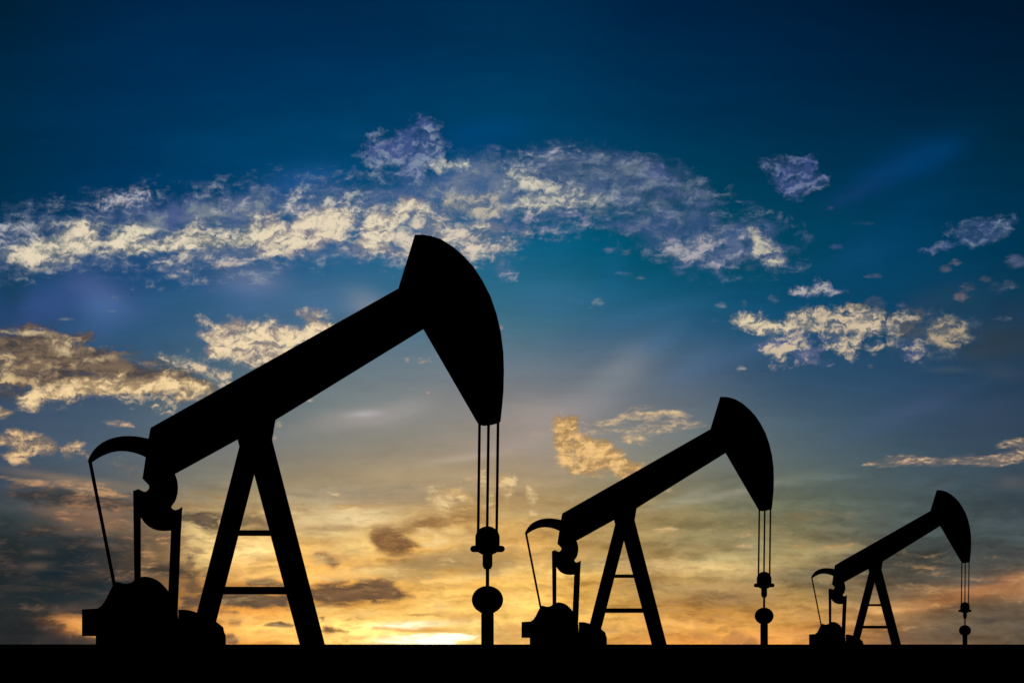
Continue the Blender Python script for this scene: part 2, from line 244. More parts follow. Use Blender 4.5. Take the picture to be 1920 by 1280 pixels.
cl('L',[(-10,812),(30,806),(60,814),(100,825),(106,840),(95,850),(50,854),(56,868),(20,869),(5,853),(25,842),(-10,828)],8,.55,1,.4,(236,196,144),(128,112,98))
cl('L',[(114,842),(145,826),(156,832),(150,842),(172,852),(168,862),(150,850),(120,854)],7,.45,1,.3,(240,196,146),(134,118,104))
cl('L',[(192,862),(215,850),(235,862),(210,870)],8,.0,.5,.5,(150,136,112),(112,110,104))
# streak bands, lower left
cl('L',[(-20,890),(40,895),(100,904),(160,904),(192,908),(230,926),(255,936),(200,931),(150,926),(110,912),(60,908),(20,900)],6,.9,.9,.85,(196,152,110),(140,116,94))
cl('D',[(10,920),(60,920),(120,917),(180,925),(262,938),(262,957),(190,958),(140,950),(110,946),(60,941),(40,935)],8,1.5,.95,.8,(88,76,68),(54,54,56))
cl('D',[(-20,965),(30,965),(40,990),(-20,1000)],14,.6,.7,.8,(50,54,60),(38,46,54))
cl('D',[(330,966),(380,960),(414,966),(408,992),(380,988),(345,978)],6,1.3,1,.8,(112,94,72),(84,74,62))
cl('D',[(268,1005),(320,1000),(330,1018),(290,1024)],10,.3,.6,.8,(84,76,64),(62,60,58))
cl('D',[(268,1055),(330,1058),(385,1068),(360,1084),(300,1080),(262,1075)],7,1.3,.95,.8,(78,68,58),(54,52,50))
cl('D',[(340,1042),(362,1040),(366,1060),(350,1056)],8,.6,.9,.5,(96,78,60),(84,72,62))
cl('D',[(338,1020),(372,1026),(392,1038),(370,1040),(345,1030)],6,.3,.75,.8,(140,106,74),(110,86,66))
cl('D',[(340,1098),(365,1088),(382,1104),(360,1112)],8,.4,.85,.5,(112,84,62),(84,70,58))
cl('D',[(130,1115),(210,1112),(205,1135),(150,1135)],10,.6,.8,.8,(48,50,50),(40,44,46))
cl('D',[(120,1148),(160,1142),(158,1150)],5,.5,.9,.9,(52,50,52),(44,46,50))
cl('D',[(335,1114),(380,1110),(380,1142),(335,1145)],8,1.2,.9,.9,(92,76,62),(66,60,56))
cl('D',[(60,1195),(100,1186),(140,1184),(184,1200),(184,1215),(60,1215)],8,.6,.9,.6,(62,54,50),(46,46,48))
cl('D',[(450,970),(480,968),(502,980),(505,995),(448,995)],9,.4,.85,.8,(124,98,70),(92,80,64))
cl('D',[(430,1098),(500,1086),(535,1096),(540,1100),(430,1102)],6,.6,.9,.8,(110,88,66),(84,74,62))
cl('D',[(412,1114),(545,1112),(540,1140),(480,1142),(420,1136)],7,1.4,.95,.9,(104,84,64),(78,68,58))
cl('D',[(412,1142),(450,1142),(440,1150),(412,1148)],5,.5,.8,.9,(132,96,66),(110,86,64))
cl('D',[(425,1160),(450,1162),(448,1172),(430,1168)],5,.3,.7,.9,(150,110,72),(130,96,66))
cl('D',[(495,1170),(525,1164),(552,1168),(550,1172),(500,1172)],3.5,.8,.95,.9,(96,74,60),(90,70,56))
cl('D',[(423,1190),(436,1188),(446,1206),(423,1212)],5,.7,.9,.4,(120,84,64),(110,80,62))
cl('V',[(-20,425),(180,402),(350,378),(500,368),(690,352),(800,340),(940,305),(975,430),(700,482),(300,480),(60,508),(-20,485)],24,.40,.50,.4,(136,140,158),(86,104,148))
cl('V',[(930,300),(1120,285),(1240,305),(1330,360),(1330,385),(1180,395),(1000,410),(940,430)],24,.3,.45,.3,(136,138,158),(84,98,138))
# low bands by the sun
cl('L',[(680,1000),(695,990),(692,1010),(695,1030),(720,1042),(700,1046),(675,1036),(666,1015)],9,.3,.85,.7,(255,218,142),(246,200,122))
cl('L',[(760,1005),(800,990),(842,1010),(832,1020),(800,1028),(785,1018)],10,.4,.85,.7,(252,216,148),(240,198,122))
cl('L',[(700,985),(740,974),(790,960),(830,956),(860,962),(800,972),(750,986)],9,.2,.8,.8,(238,204,146),(220,180,120))
cl('L',[(560,1136),(640,1139),(760,1130),(800,1140),(700,1147),(600,1150)],9,.4,.85,.95,(255,206,114),(246,186,96))
cl('L',[(560,1080),(620,1070),(700,1062),(780,1068),(720,1078),(640,1086),(580,1092)],9,.3,.8,.9,(250,210,134),(236,186,112))
cl('L',[(545,955),(620,958),(760,956),(640,972),(560,982)],9,.3,.8,.95,(236,210,154),(210,182,130))
cl('L',[(640,1010),(560,1020),(600,1008),(640,1000)],8,.2,.8,.9,(240,212,150),(220,188,124))
cl('D',[(700,1076),(780,1052),(880,1030),(960,1034),(960,1060),(880,1070),(800,1082),(740,1086)],12,.35,.75,.9,(172,142,94),(156,126,82))
cl('D',[(640,928),(760,912),(820,935),(700,946)],12,.0,.55,.9,(146,132,112),(140,126,106))
cl('D',[(560,1010),(640,1022),(690,1050),(620,1064),(560,1040)],12,-.1,.7,.9,(196,152,98),(168,130,84))
cl('D',[(860,1100),(960,1096),(1000,1140),(880,1136)],12,-.25,.6,.9,(214,160,92),(190,142,84))
cl('D',[(640,1140),(760,1146),(900,1150),(900,1162),(700,1162)],8,-.1,.7,1.,(224,158,82),(200,136,72))
cl('D',[(700,1176),(780,1179),(900,1178),(860,1185),(760,1185)],5,.3,.8,1.,(222,160,80),(206,144,72))
cl('D',[(560,1190),(700,1192),(700,1205),(560,1206)],6,-.1,.7,1.,(222,150,76),(190,128,66))
# heavy grey, lower left
cl('D',[(-20,1006),(120,1000),(262,1022),(262,1100),(150,1122),(-20,1132)],20,.35,.8,1.,(50,50,51),(32,38,43))
cl('D',[(-20,1140),(90,1140),(120,1185),(60,1215),(-20,1215)],16,.5,.8,1.,(42,42,43),(32,35,38))
cl('L',[(95,948),(160,958),(262,962),(262,990),(190,996),(120,985)],12,.15,.85,.85,(206,148,98),(128,98,76))
cl('L',[(230,1035),(262,1028),(262,1075),(215,1085)],10,.0,.7,.9,(150,112,82),(100,82,68))
# torn scraps strewn through whole stretches of sky
cl('L',[(-20,400),(170,370),(480,345),(700,330),(960,370),(960,500),(700,490),(560,490),(480,520),(280,520),(180,490),(-20,520)],30,-.12,.70,.4,(168,168,182),(90,98,146))
cl('L',[(930,290),(1230,300),(1340,360),(1500,430),(1500,500),(1300,510),(1100,430),(930,450)],25,-.22,.65,.4,(150,146,180),(84,94,146))
cl('L',[(-20,895),(250,900),(262,1180),(100,1150),(-20,1130)],40,-.30,.42,1.,(140,108,84),(86,72,64))
cl('L',[(120,930),(262,940),(262,1010),(140,1000)],20,.10,.70,.9,(186,134,94),(112,90,74))
cl('L',[(262,985),(345,985),(345,1095),(262,1095)],20,.0,.75,.9,(214,160,104),(128,98,72))
cl('D',[(262,990),(400,1000),(390,1130),(262,1130)],25,-.05,.8,.8,(84,72,62),(64,60,56))
cl('D',[(400,960),(560,960),(960,960),(960,1100),(700,1140),(560,1160),(400,1150)],40,-.42,.8,.9,(176,134,88),(150,118,80))
cl('D',[(960,1000),(1560,1000),(1560,1190),(960,1190)],40,-.42,.65,1.,(140,116,80),(120,100,74))
cl('L',[(420,990),(960,960),(960,1150),(420,1190)],40,-.40,.7,.9,(255,222,150),(240,196,120))
cl('L',[(960,1040),(1560,1030),(1900,1090),(1560,1190),(960,1190)],40,-.40,.55,1.,(232,180,110),(196,150,96))
# around the sun
cl('D',[(686,1002),(698,992),(735,988),(765,1002),(790,1024),(765,1033),(735,1037),(704,1030)],9,1.1,1,.85,(146,104,64),(116,84,54))
cl('D',[(700,994),(740,990),(765,984),(755,996),(730,1000)],8,.2,.8,.7,(176,136,88),(150,116,78))
cl('D',[(755,980),(785,967),(810,960),(830,970),(850,980),(830,990),(800,992),(770,985)],10,1.2,.95,.7,(164,122,74),(138,102,62))
cl('D',[(735,996),(770,983),(805,980),(800,996),(765,1006)],8,.7,.85,.6,(172,128,78),(142,106,66))
cl('D',[(870,985),(905,972),(925,990),(900,1004),(880,998)],8,.3,.8,.6,(190,144,88),(160,120,72))
cl('D',[(845,965),(880,958),(905,965),(910,980),(880,982),(850,978)],12,.5,.9,.7,(180,134,82),(150,110,66))
cl('D',[(790,990),(840,996),(880,1002),(860,1010),(830,1004)],8,.1,.7,.8,(196,152,96),(170,130,84))
cl('D',[(570,1108),(594,1092),(650,1088),(690,1087),(712,1080),(740,1090),(735,1098),(775,1118),(732,1130),(690,1131),(650,1138),(610,1132),(580,1122)],7,1.6,1,.85,(130,94,64),(104,80,58))
cl('D',[(590,1132),(605,1132),(620,1140),(596,1144)],5,.4,.85,.7,(140,104,74),(120,92,68))
cl('D',[(590,1036),(605,1035),(625,1045),(637,1058),(625,1066),(605,1050)],6,1.2,1,.5,(140,102,66),(116,90,68))
cl('D',[(628,1040),(655,1040),(655,1046),(632,1046)],5,.3,.8,.8,(190,140,88),(160,120,80))
cl('D',[(655,1066),(690,1056),(700,1060),(670,1070)],6,.1,.7,.8,(206,160,102),(176,136,90))
cl('D',[(560,995),(610,985),(660,982),(665,988),(600,996)],6,.3,.75,.9,(184,146,96),(160,128,90))
cl('D',[(620,948),(700,942),(770,946),(720,950),(640,954)],4,.2,.7,.9,(196,152,98),(180,140,92))
cl('D',[(752,1152),(780,1149),(838,1150),(800,1155),(785,1157)],3.5,.7,.95,.9,(170,120,66),(150,104,60))
cl('D',[(596,1181),(612,1172),(657,1182),(650,1187),(610,1186)],3,1.5,1,.8,(128,88,54),(110,78,54))
cl('D',[(638,1161),(672,1158),(682,1160),(650,1163)],3,.6,.9,.9,(136,96,62),(120,86,58))
cl('D',[(595,1154),(608,1156),(605,1160)],3,.6,.9,.9,(140,96,62),(120,86,58))
cl('D',[(618,1198),(650,1198),(652,1202),(625,1201)],3,.3,.8,.9,(170,116,66),(150,104,60))
cl('D',[(930,1170),(980,1172),(998,1190),(996,1215),(926,1215),(926,1190)],10,.2,.75,.5,(236,172,96),(206,142,82))
cl('D',[(1352,1200),(1375,1186),(1395,1190),(1412,1202),(1410,1215),(1352,1215)],8,.3,.8,.4,(214,146,82),(172,116,72))
cl('D',[(1286,1186),(1330,1184),(1350,1194),(1345,1204),(1310,1200)],9,.1,.75,.5,(216,152,86),(176,122,74))
cl('D',[(1392,1204),(1405,1192),(1418,1200),(1420,1212),(1392,1212)],6,.6,.9,.3,(176,118,70),(150,102,66))
cl('L',[(804,922),(808,916),(848,924),(854,944),(830,952),(798,946)],8,.45,.9,.5,(240,208,152),(206,172,118))
cl('L',[(828,912),(850,914),(880,926),(888,942),(866,940),(842,930)],7,.45,.9,.4,(244,208,148),(200,162,108))
cl('L',[(856,900),(880,896),(896,905),(892,926),(868,918)],8,.10,.85,.4,(230,200,150),(180,152,112))
cl('L',[(896,890),(905,882),(916,896),(912,920),(900,915)],7,.3,.85,.3,(232,202,154),(190,160,120))
cl('L',[(934,893),(960,892),(966,906),(962,926),(948,934),(936,918)],8,.40,.9,.2,(238,204,148),(190,156,106))
cl('L',[(900,935),(925,920),(930,940),(915,952),(898,950)],8,.2,.8,.4,(240,204,144),(190,156,108))
cl('L',[(984,905),(998,915),(1006,930),(1000,945),(992,940)],6,.3,.85,.2,(236,204,150),(190,164,118))
cl('L',[(992,955),(1004,958),(1008,967),(996,966)],4,.4,.85,.2,(244,206,146),(200,166,118))
cl('L',[(1058,928),(1080,930),(1076,942),(1062,940)],6,.2,.6,.3,(196,172,130),(170,150,116))
cl('L',[(598,914),(606,916),(602,920)],3,.4,.8,.5,(220,196,150),(180,160,130))
cl('L',[(616,922),(640,928),(652,932),(630,932)],4,.4,.85,.7,(232,202,150),(180,160,130))
cl('L',[(735,1060),(752,1058),(756,1064),(740,1068)],5,.2,.7,.5,(230,186,120),(200,160,100))
cl('L',[(790,1072),(815,1070),(800,1076)],4,.2,.7,.9,(240,196,126),(200,160,100))
cl('L',[(880,1028),(930,1020),(945,1026),(900,1034)],6,.1,.7,.7,(240,208,150),(200,170,110))
# the gap where the low sun itself comes through
cl('L',[(706,1197),(726,1192),(752,1189.5),(779,1188),(795,1185),(840,1185),(872,1187.5),(895,1192),(884,1197),(853,1203),(853,1215),(795,1215),(779,1205),(752,1205),(726,1206),(708,1201)],2.6,2.4,1,1,(300,288,250),(275,250,190))
cl('L',[(708,1174),(742,1169.6),(779,1165.6),(838,1168),(827,1171),(779,1175.5),(742,1175.5)],2.6,1.6,1,1,(290,276,232),(262,234,168))
# gold cloud behind the middle pump
cl('L',[(1036,787),(1052,778),(1075,786),(1086,808),(1108,822),(1140,830),(1158,846),(1192,865),(1225,885),(1165,897),(1140,882),(1110,892),(1070,886),(1045,876),(1050,850),(1040,830),(1040,808)],9,.85,1,.35,(242,196,128),(170,134,88))
cl('D',[(1052,792),(1070,782),(1084,798),(1078,818),(1058,814)],9,.6,.8,.2,(166,128,78),(150,116,74))
cl('D',[(1112,838),(1138,828),(1158,844),(1150,858),(1118,856)],8,.2,.75,.3,(170,136,90),(140,116,80))
cl('D',[(1060,838),(1080,840),(1092,856),(1078,858)],6,.2,.6,.3,(150,134,104),(130,120,100))
cl('L',[(1085,792),(1140,790),(1165,776),(1185,762),(1230,768),(1270,770),(1292,786),(1322,794),(1290,802),(1230,809),(1170,809),(1110,808)],8,.30,.95,.7,(222,190,148),(136,128,120))
cl('L',[(1156,812),(1190,817),(1222,828),(1205,833),(1170,826)],5,.4,.95,.5,(230,192,144),(150,136,120))
cl('L',[(994,810),(1030,808),(1012,812),(1032,826),(1010,822)],6,.25,.75,.4,(204,174,140),(160,142,126))
cl('L',[(1225,992),(1255,988),(1290,986),(1296,990),(1262,993),(1234,996)],4,.3,.85,.8,(232,190,130),(160,142,104))
cl('L',[(1308,991),(1345,991),(1330,995)],3.5,.2,.8,.8,(216,176,120),(160,142,104))
cl('L',[(1361,1006),(1385,1000),(1400,993),(1412,999),(1392,1007)],4.5,.3,.9,.6,(236,186,132),(160,142,104))
cl('L',[(1362,1024),(1388,1021),(1420,1020),(1416,1028),(1380,1028)],4.5,.3,.85,.6,(214,176,126),(160,142,104))
cl('L',[(1244,922),(1256,912),(1264,922)],4,.4,.8,.4,(206,180,140),(170,150,120))

def tame(c):
    r, g, b = c
    if b > r + 4 and r > g - 12:
        return (r*.95, min(255, g + .12*(b-g)), b*.95)
    return c

def smooth_lerp(t): return t*t*(3-2*t)

def signed_distance(px, py, poly):
    P = np.array(poly, float)
    Q = np.roll(P, -1, axis=0)
    d2 = np.full(px.shape, 1e18)
    ins = np.zeros(px.shape, bool)
    for (ax, ay), (bx, by) in zip(P, Q):
        ex, ey = bx - ax, by - ay
        wx, wy = px - ax, py - ay
        t = np.clip((wx*ex + wy*ey) / (ex*ex + ey*ey + 1e-9), 0, 1)
        d2 = np.minimum(d2, (wx - ex*t)**2 + (wy - ey*t)**2)
        c = ((ay > py) != (by > py))
        ins ^= c & (px < (bx - ax) * (py - ay) / (by - ay + 1e-12) + ax)
    d = np.sqrt(d2)
    return np.where(ins, d, -d)

def build_sky():
    R = 9000.0
    fine_az = np.degrees(np.arctan((np.arange(-180, 2101, 5) - 960) / FPX))
    az = np.concatenate([np.arange(-180, fine_az[0] - 1, 3.0), fine_az, np.arange(fine_az[-1] + 1, 180, 3.0)])
    fine_el = np.degrees(np.arctan((HOR - np.arange(1227, -121, -5)) / FPX))
    el = np.concatenate([[-14, -7, -3, -1], fine_el, np.arange(fine_el[-1] + 1.0, 88, 3.0)])
    A, E = np.meshgrid(np.radians(az), np.radians(el))
    na, ne = len(az), len(el)
    X = R*np.cos(E)*np.sin(A); Y = R*np.cos(E)*np.cos(A); Z = R*np.sin(E) + EYE
    co = np.stack([X, Y, Z], -1).reshape(-1, 3)
    co = np.vstack([co, [[0, 0, R]]])
    faces = []
    idx = np.arange(ne*na).reshape(ne, na)
    nx = np.roll(idx, -1, axis=1)
    q = np.stack([idx[:-1], idx[1:], nx[1:], nx[:-1]], -1).reshape(-1, 4)
    faces = [tuple(f) for f in q.tolist()]
    top = ne*na
    faces += [(int(idx[-1, j]), top, int(nx[-1, j])) for j in range(na)]
    me = bpy.data.meshes.new("sky")
    me.from_pydata(co.tolist(), [], faces)
    # picture-plane style coordinates of every vertex of the front quarter
    a = np.append(A.ravel(), 0.0); e = np.append(E.ravel(), math.pi/2)
    front = np.abs(a) < math.radians(40)
    ac = np.clip(a, -math.radians(40), math.radians(40)); ec = np.clip(e, -.3, math.radians(60))
    px = 960 + FPX*np.tan(ac)
    py = HOR - FPX*np.tan(ec)/np.cos(ac)
    G = np.array(GRID, float)
    for k, r_ in enumerate(ROWS):
        if r_ >= 960: G[k, 2:7] *= (1.01, .95, .84)
    G = lin(G)
    # blue-dusk falloff away from the frame
    col = catmull(ROWS, G, np.clip(py, ROWS[0], ROWS[-1]))      # (n, 9, 3)
    xs = np.array(COLS, float)
    qx = np.clip(px, xs[0], xs[-1])
    i = np.clip(np.searchsorted(xs, qx, side='right') - 1, 0, len(xs) - 2)
    t = (qx - xs[i])/(xs[i+1] - xs[i])
    r = np.arange(len(qx))
    m = np.gradient(col, xs, axis=1)
    h = (xs[i+1]-xs[i])[:, None]
    tt = t[:, None]; t2 = tt*tt; t3 = t2*tt
    base = (2*t3-3*t2+1)*col[r, i] + (t3-2*t2+tt)*h*m[r, i] + (-2*t3+3*t2)*col[r, i+1] + (t3-t2)*h*m[r, i+1]
    base = np.clip(base, 0, None)
    for (x, y, ra, rb, deg, c, k) in VEILS:
        th = math.radians(deg)
        dx, dy = px - x, -(py - y)
        u = (dx*math.cos(th) + dy*math.sin(th))/ra
        v = (-dx*math.sin(th) + dy*math.cos(th))/rb
        if c[2] > c[0] + 10 or abs(x-1150) < 60: k *= .72
        g = (k*np.exp(-(u*u + v*v)**1.15 * .75))[:, None]
        base = base*(1-g) + lin(tame(c))*g
    # sun disc light coming through the gap
    lay = {}
    for L in 'VDL':
        F = np.full(px.shape, -1.0); W = np.full(px.shape, 1e-9)
        c1 = np.zeros((len(px), 3)); c2 = np.zeros((len(px), 3)); op = np.zeros(px.shape); sk = np.zeros(px.shape)
        for (l, pts, fall, full, o_, s_, ca, cb) in CL:
            if l != L: continue
            P = np.array(pts, float)
            fall = fall*(2.3 if l == 'D' else 1.6); mrg = fall*1.2
            sel = np.where((px > P[:, 0].min()-mrg) & (px < P[:, 0].max()+mrg) & (py > P[:, 1].min()-mrg) & (py < P[:, 1].max()+mrg) & front)[0]
            if len(sel) == 0: continue
            f = np.clip(signed_distance(px[sel], py[sel], pts)/fall + (.16 if full > .25 else 0), -1.0, full)
            wt = (f + 1.0)**5 + 1e-7
            F[sel] = np.maximum(F[sel], f)
            W[sel] += wt
            c1[sel] += lin(tame(ca))*wt[:, None]; c2[sel] += lin(tame(cb))*wt[:, None]
            op[sel] += o_*wt; sk[sel] += s_*wt
        c1 /= W[:, None]; c2 /= W[:, None]; op /= W; sk /= W
        lay[L] = (F, c1, c2, op, sk)
    # away from the picture the clouds thin out and the dome sinks into dusk
    back = np.clip((np.abs(a) - math.radians(12))/math.radians(60), 0, 1)
    up = np.clip((e - math.radians(10))/math.radians(40), 0, 1)
    dusk = lin((6, 20, 42))
    g = smooth_lerp(np.maximum(back, up))[:, None]
    base = base*(1-g) + dusk*g
    def put(name, rgb, alpha=None):
        at = me.attributes.new(name, 'FLOAT_COLOR', 'POINT')
        buf = np.ones((len(px), 4), np.float32)
        buf[:, :3] = rgb
        if alpha is not None: buf[:, 3] = alpha
        at.data.foreach_set("color", buf.ravel())
    put("air", base)
    for L in 'VDL':
        F, c1, c2, op, sk = lay[L]
        put("cover_"+L, np.stack([F*.5+.5, op, sk], -1))
        put("bright_"+L, c1); put("dim_"+L, c2)
    # how streaky the thin high haze is, by height and side
    tex = .05 + .42*np.clip((py-860)/200, 0, 1) - .17*np.clip((420-px)/250, 0, 1)*np.clip((py-860)/200, 0, 1)
    tex = tex*(1-g[:, 0])
    warm = np.clip((py-880)/120, 0, 1)*(1-g[:, 0])
    put("texture", np.stack([tex, warm, tex], -1))
    at = me.attributes.new("place", 'FLOAT_VECTOR', 'POINT')
    pl = np.stack([a*FPX/100.0, e*FPX/100.0, np.zeros_like(a)], -1).astype(np.float32)
    at.data.foreach_set("vector", pl.ravel())
    me.polygons.foreach_set("use_smooth", [True]*len(me.polygons))
    me.update()
    o = bpy.data.objects.new("sky", me)
    S.collection.objects.link(o)
    o["kind"] = "structure"
    me.materials.append(sky_material())
    o.visible_shadow = False
    return o

def sky_material():
    m = bpy.data.materials.new("dusk_sky")
    m.use_nodes = True
    nt = m.node_tree
    N, Lk = nt.nodes, nt.links
    N.clear()
    def inp(s, v):
        if isinstance(v, bpy.types.NodeSocket): Lk.new(v, s)
        else: s.default_value = v
    def math_(op, a, b=None, c=None, clamp=False):
        n = N.new("ShaderNodeMath"); n.operation = op; n.use_clamp = clamp
        inp(n.inputs[0], a)
        if b is not None: inp(n.inputs[1], b)
        if c is not None: inp(n.inputs[2], c)
        return n.outputs[0]
    def vm(op, a, b):
        n = N.new("ShaderNodeVectorMath"); n.operation = op
        inp(n.inputs[0], a)
        if op == 'SCALE': inp(n.inputs[3], b)
        else: inp(n.inputs[1], b)
        return n.outputs[0]
    def attr(name):
        n = N.new("ShaderNodeAttribute"); n.attribute_name = name
        return n
    def noise(vec, scale, detail=6, rough=.6, dist=0.0, color=False):
        n = N.new("ShaderNodeTexNoise"); n.noise_dimensions = '3D'
        Lk.new(vec, n.inputs["Vector"])
        n.inputs["Scale"].default_value = scale; n.inputs["Detail"].default_value = detail
        n.inputs["Roughness"].default_value = rough; n.inputs["Distortion"].default_value = dist
        return n.outputs["Color" if color else "Fac"]
    def sstep(x, lo, hi):
        n = N.new("ShaderNodeMapRange"); n.interpolation_type = 'SMOOTHSTEP'
        inp(n.inputs[0], x); inp(n.inputs[1], lo); inp(n.inputs[2], hi)
        return n.outputs[0]
    def mixc(f, a, b):
        n = N.new("ShaderNodeMix"); n.data_type = 'RGBA'
        inp(n.inputs[0], f); inp(n.inputs[6], a); inp(n.inputs[7], b)
        return n.outputs[2]
    def mixf(f, a, b):
        n = N.new("ShaderNodeMix"); n.data_type = 'FLOAT'
        inp(n.inputs[0], f); inp(n.inputs[2], a); inp(n.inputs[3], b)
        return n.outputs[0]
    place = attr("place").outputs["Vector"]
    # curl the coordinates a little so that edges roll
    w1 = vm('SCALE', vm('SUBTRACT', noise(place, 1.5, 3, .55, color=True), (.5, .5, .5)), 0.36)
    w2 = vm('SCALE', vm('SUBTRACT', noise(place, 7.0, 3, .55, color=True), (.5, .5, .5)), 0.20)
    pw = vm('MULTIPLY', vm('ADD', vm('ADD', place, w1), w2), (.80, 1.1, 1))
    ps = vm('MULTIPLY', vm('ADD', vm('ADD', place, vm('SCALE', w1, .55)), vm('SCALE', w2, .4)), (.30, 1.3, 1))
    def lumps(vec):
        n = N.new("ShaderNodeTexVoronoi"); n.feature = 'SMOOTH_F1'; n.voronoi_dimensions = '2D'; n.normalize = True
        Lk.new(vec, n.inputs["Vector"])
        n.inputs["Scale"].default_value = 6.5; n.inputs["Detail"].default_value = 3.0
        n.inputs["Roughness"].default_value = .55; n.inputs["Smoothness"].default_value = .6
        return math_('SUBTRACT', 1.0, n.outputs["Distance"])
    def puffy(vec):
        return math_('ADD', math_('MULTIPLY', noise(vec, 3.7, 10, .57), .84), math_('MULTIPLY', lumps(vec), .30))
    puff = math_('SUBTRACT', puffy(pw), .11)
    puff_s = math_('SUBTRACT', puffy(vm('ADD', pw, (0.02, -0.06, 0))), .11)
    strk = noise(ps, 4.0, 11, .61)
    strk_s = noise(vm('ADD', ps, (0.01, -0.05, 0)), 4.0, 11, .61)
    broad = noise(pw, 2.3, 4, .5)
    veil = noise(vm('MULTIPLY', pw, (.35, .9, 1)), .9, 6, .55)
    tx = N.new("ShaderNodeSeparateColor"); Lk.new(attr("texture").outputs["Color"], tx.inputs[0])
    air = attr("air").outputs["Color"]
    v = math_('MULTIPLY_ADD', math_('SUBTRACT', veil, .5), .30, 1.0)
    v2 = math_('MULTIPLY_ADD', math_('MULTIPLY', math_('SUBTRACT', strk, .5), tx.outputs[0]), 3.0, 1.0)
    cur = vm('SCALE', air, math_('MAXIMUM', math_('MULTIPLY', v, v2), 0.0))
    # long soft bands of thin cloud low over the plain: brownish where thick
    band = noise(vm('ADD', vm('MULTIPLY', place, (.16, 1.0, 1)), vm('SCALE', w1, .8)), 2.1, 8, .58)
    t = math_('MULTIPLY', math_('SUBTRACT', band, .5), tx.outputs[0])
    tint = N.new("ShaderNodeCombineXYZ")
    for k, a_ in enumerate((5.2, 5.8, 6.0)): Lk.new(math_('MULTIPLY_ADD', t, a_, 1.0), tint.inputs[k])
    cur = vm('MULTIPLY', cur, tint.outputs[0])
    for Lr, gain, lo, hi, relief_gain in (('V', 3.0, -.45, .95, 2.0), ('D', 4.6, -.42, .62, 2.5), ('L', 4.4, -.36, .90, 3.8)):
        cv = N.new("ShaderNodeSeparateColor"); Lk.new(attr("cover_"+Lr).outputs["Color"], cv.inputs[0])
        F = math_('MULTIPLY_ADD', cv.outputs[0], 2.0, -1.0)
        op, sk = cv.outputs[1], cv.outputs[2]
        n0 = mixf(sk, puff, strk)
        n1 = mixf(sk, puff_s, strk_s)
        D = math_('MULTIPLY_ADD', math_('SUBTRACT', n0, .5), gain, F)
        gate = sstep(F, -.98, -.4)
        al = math_('MULTIPLY', math_('MULTIPLY', sstep(D, lo, hi), op), gate)
        if Lr == 'D':       # light leaking round the thin rims of the dark clouds
            halo = math_('MULTIPLY', math_('MULTIPLY', sstep(D, lo-.7, lo+.05), math_('MULTIPLY', op, gate)), tx.outputs[1])
            cur = vm('SCALE', cur, math_('MULTIPLY_ADD', halo, .22, 1.0))
        rel = math_('MULTIPLY', math_('SUBTRACT', n0, n1), relief_gain)
        lit = sstep(math_('ADD', math_('ADD', math_('MULTIPLY', D, .42), rel), math_('MULTIPLY', math_('SUBTRACT', broad, .5), 3.0)), -.22, .88)
        c = mixc(lit, attr("dim_"+Lr).outputs["Color"], attr("bright_"+Lr).outputs["Color"])
        cur = mixc(al, cur, c)
    em = N.new("ShaderNodeEmission"); Lk.new(cur, em.inputs[0]); em.inputs[1].default_value = 1
    out = N.new("ShaderNodeOutputMaterial"); Lk.new(em.outputs[0], out.inputs[0])
    m.cycles.emission_sampling = 'NONE'
    return m

# ------------------------------------------------------------------ materials
def mat(name, c, rough=.7, metal=0.0, bump=.02, scale=6.0, var=.4):
    m = bpy.data.materials.new(name); m.use_nodes = True
    nt = m.node_tree; N = nt.nodes; Lk = nt.links
    b = N["Principled BSDF"]
    b.inputs["Roughness"].default_value = rough; b.inputs["Metallic"].default_value = metal
    b.inputs["Specular IOR Level"].default_value = 0
    tc = N.new("ShaderNodeTexCoord")
    n = N.new("ShaderNodeTexNoise"); n.inputs["Scale"].default_value = scale; n.inputs["Detail"].default_value = 8
    Lk.new(tc.outputs["Object"], n.inputs["Vector"])
    r = N.new("ShaderNodeValToRGB")
    r.color_ramp.elements[0].position = .35; r.color_ramp.elements[1].position = .7
    r.color_ramp.elements[0].color = (*[v*(1-var) for v in c], 1)
    r.color_ramp.elements[1].color = (*[v*(1+var) for v in c], 1)
    Lk.new(n.outputs["Fac"], r.inputs[0]); Lk.new(r.outputs[0], b.inputs["Base Color"])
    bp = N.new("ShaderNodeBump"); bp.inputs["Strength"].default_value = .4; bp.inputs["Distance"].default_value = bump
    Lk.new(n.outputs["Fac"], bp.inputs["Height"]); Lk.new(bp.outputs[0], b.inputs["Normal"])
    return m
M_STEEL = mat("black_painted_steel", (.012, .010, .009), .75, 0, .004, 9)
M_CAST = mat("oily_cast_iron", (.011, .0095, .009), .8, 0, .008, 14)
M_ROPE = mat("greased_wire_rope", (.012, .011, .010), .8, 0, .003, 40)
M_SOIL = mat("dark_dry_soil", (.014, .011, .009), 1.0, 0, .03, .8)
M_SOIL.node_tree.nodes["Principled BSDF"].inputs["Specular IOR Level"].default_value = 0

# ------------------------------------------------------------------ ground
U = 85.0 / FPX                      # metres per pixel of the nearest pump
PUMPS = [(0.0, 1.0, 0.0), (884.04, .5996, -2.9), (1457.1, .3841, 6.3)]    # picture offset, scale, drop
XC = 550.0                          # the pump's own origin, in its outline's pixels
def pump_place(i, x=XC):
    x0, k, drop = PUMPS[i]
    d = U*FPX/k
    X = x0 + k*x
    return (X - 960)/FPX*d, d, -drop*U/k     # x, y, height of the ground there

def ground_height(x, y):
    z = 0.0
    for i in (1, 2):
        gx, gy, gz = pump_place(i)
        r2 = ((x-gx)/9.0)**2 + ((y-gy)/9.0)**2
        z += gz*math.exp(-max(0.0, r2-.55)*1.4) if r2 > .55 else gz
    return z

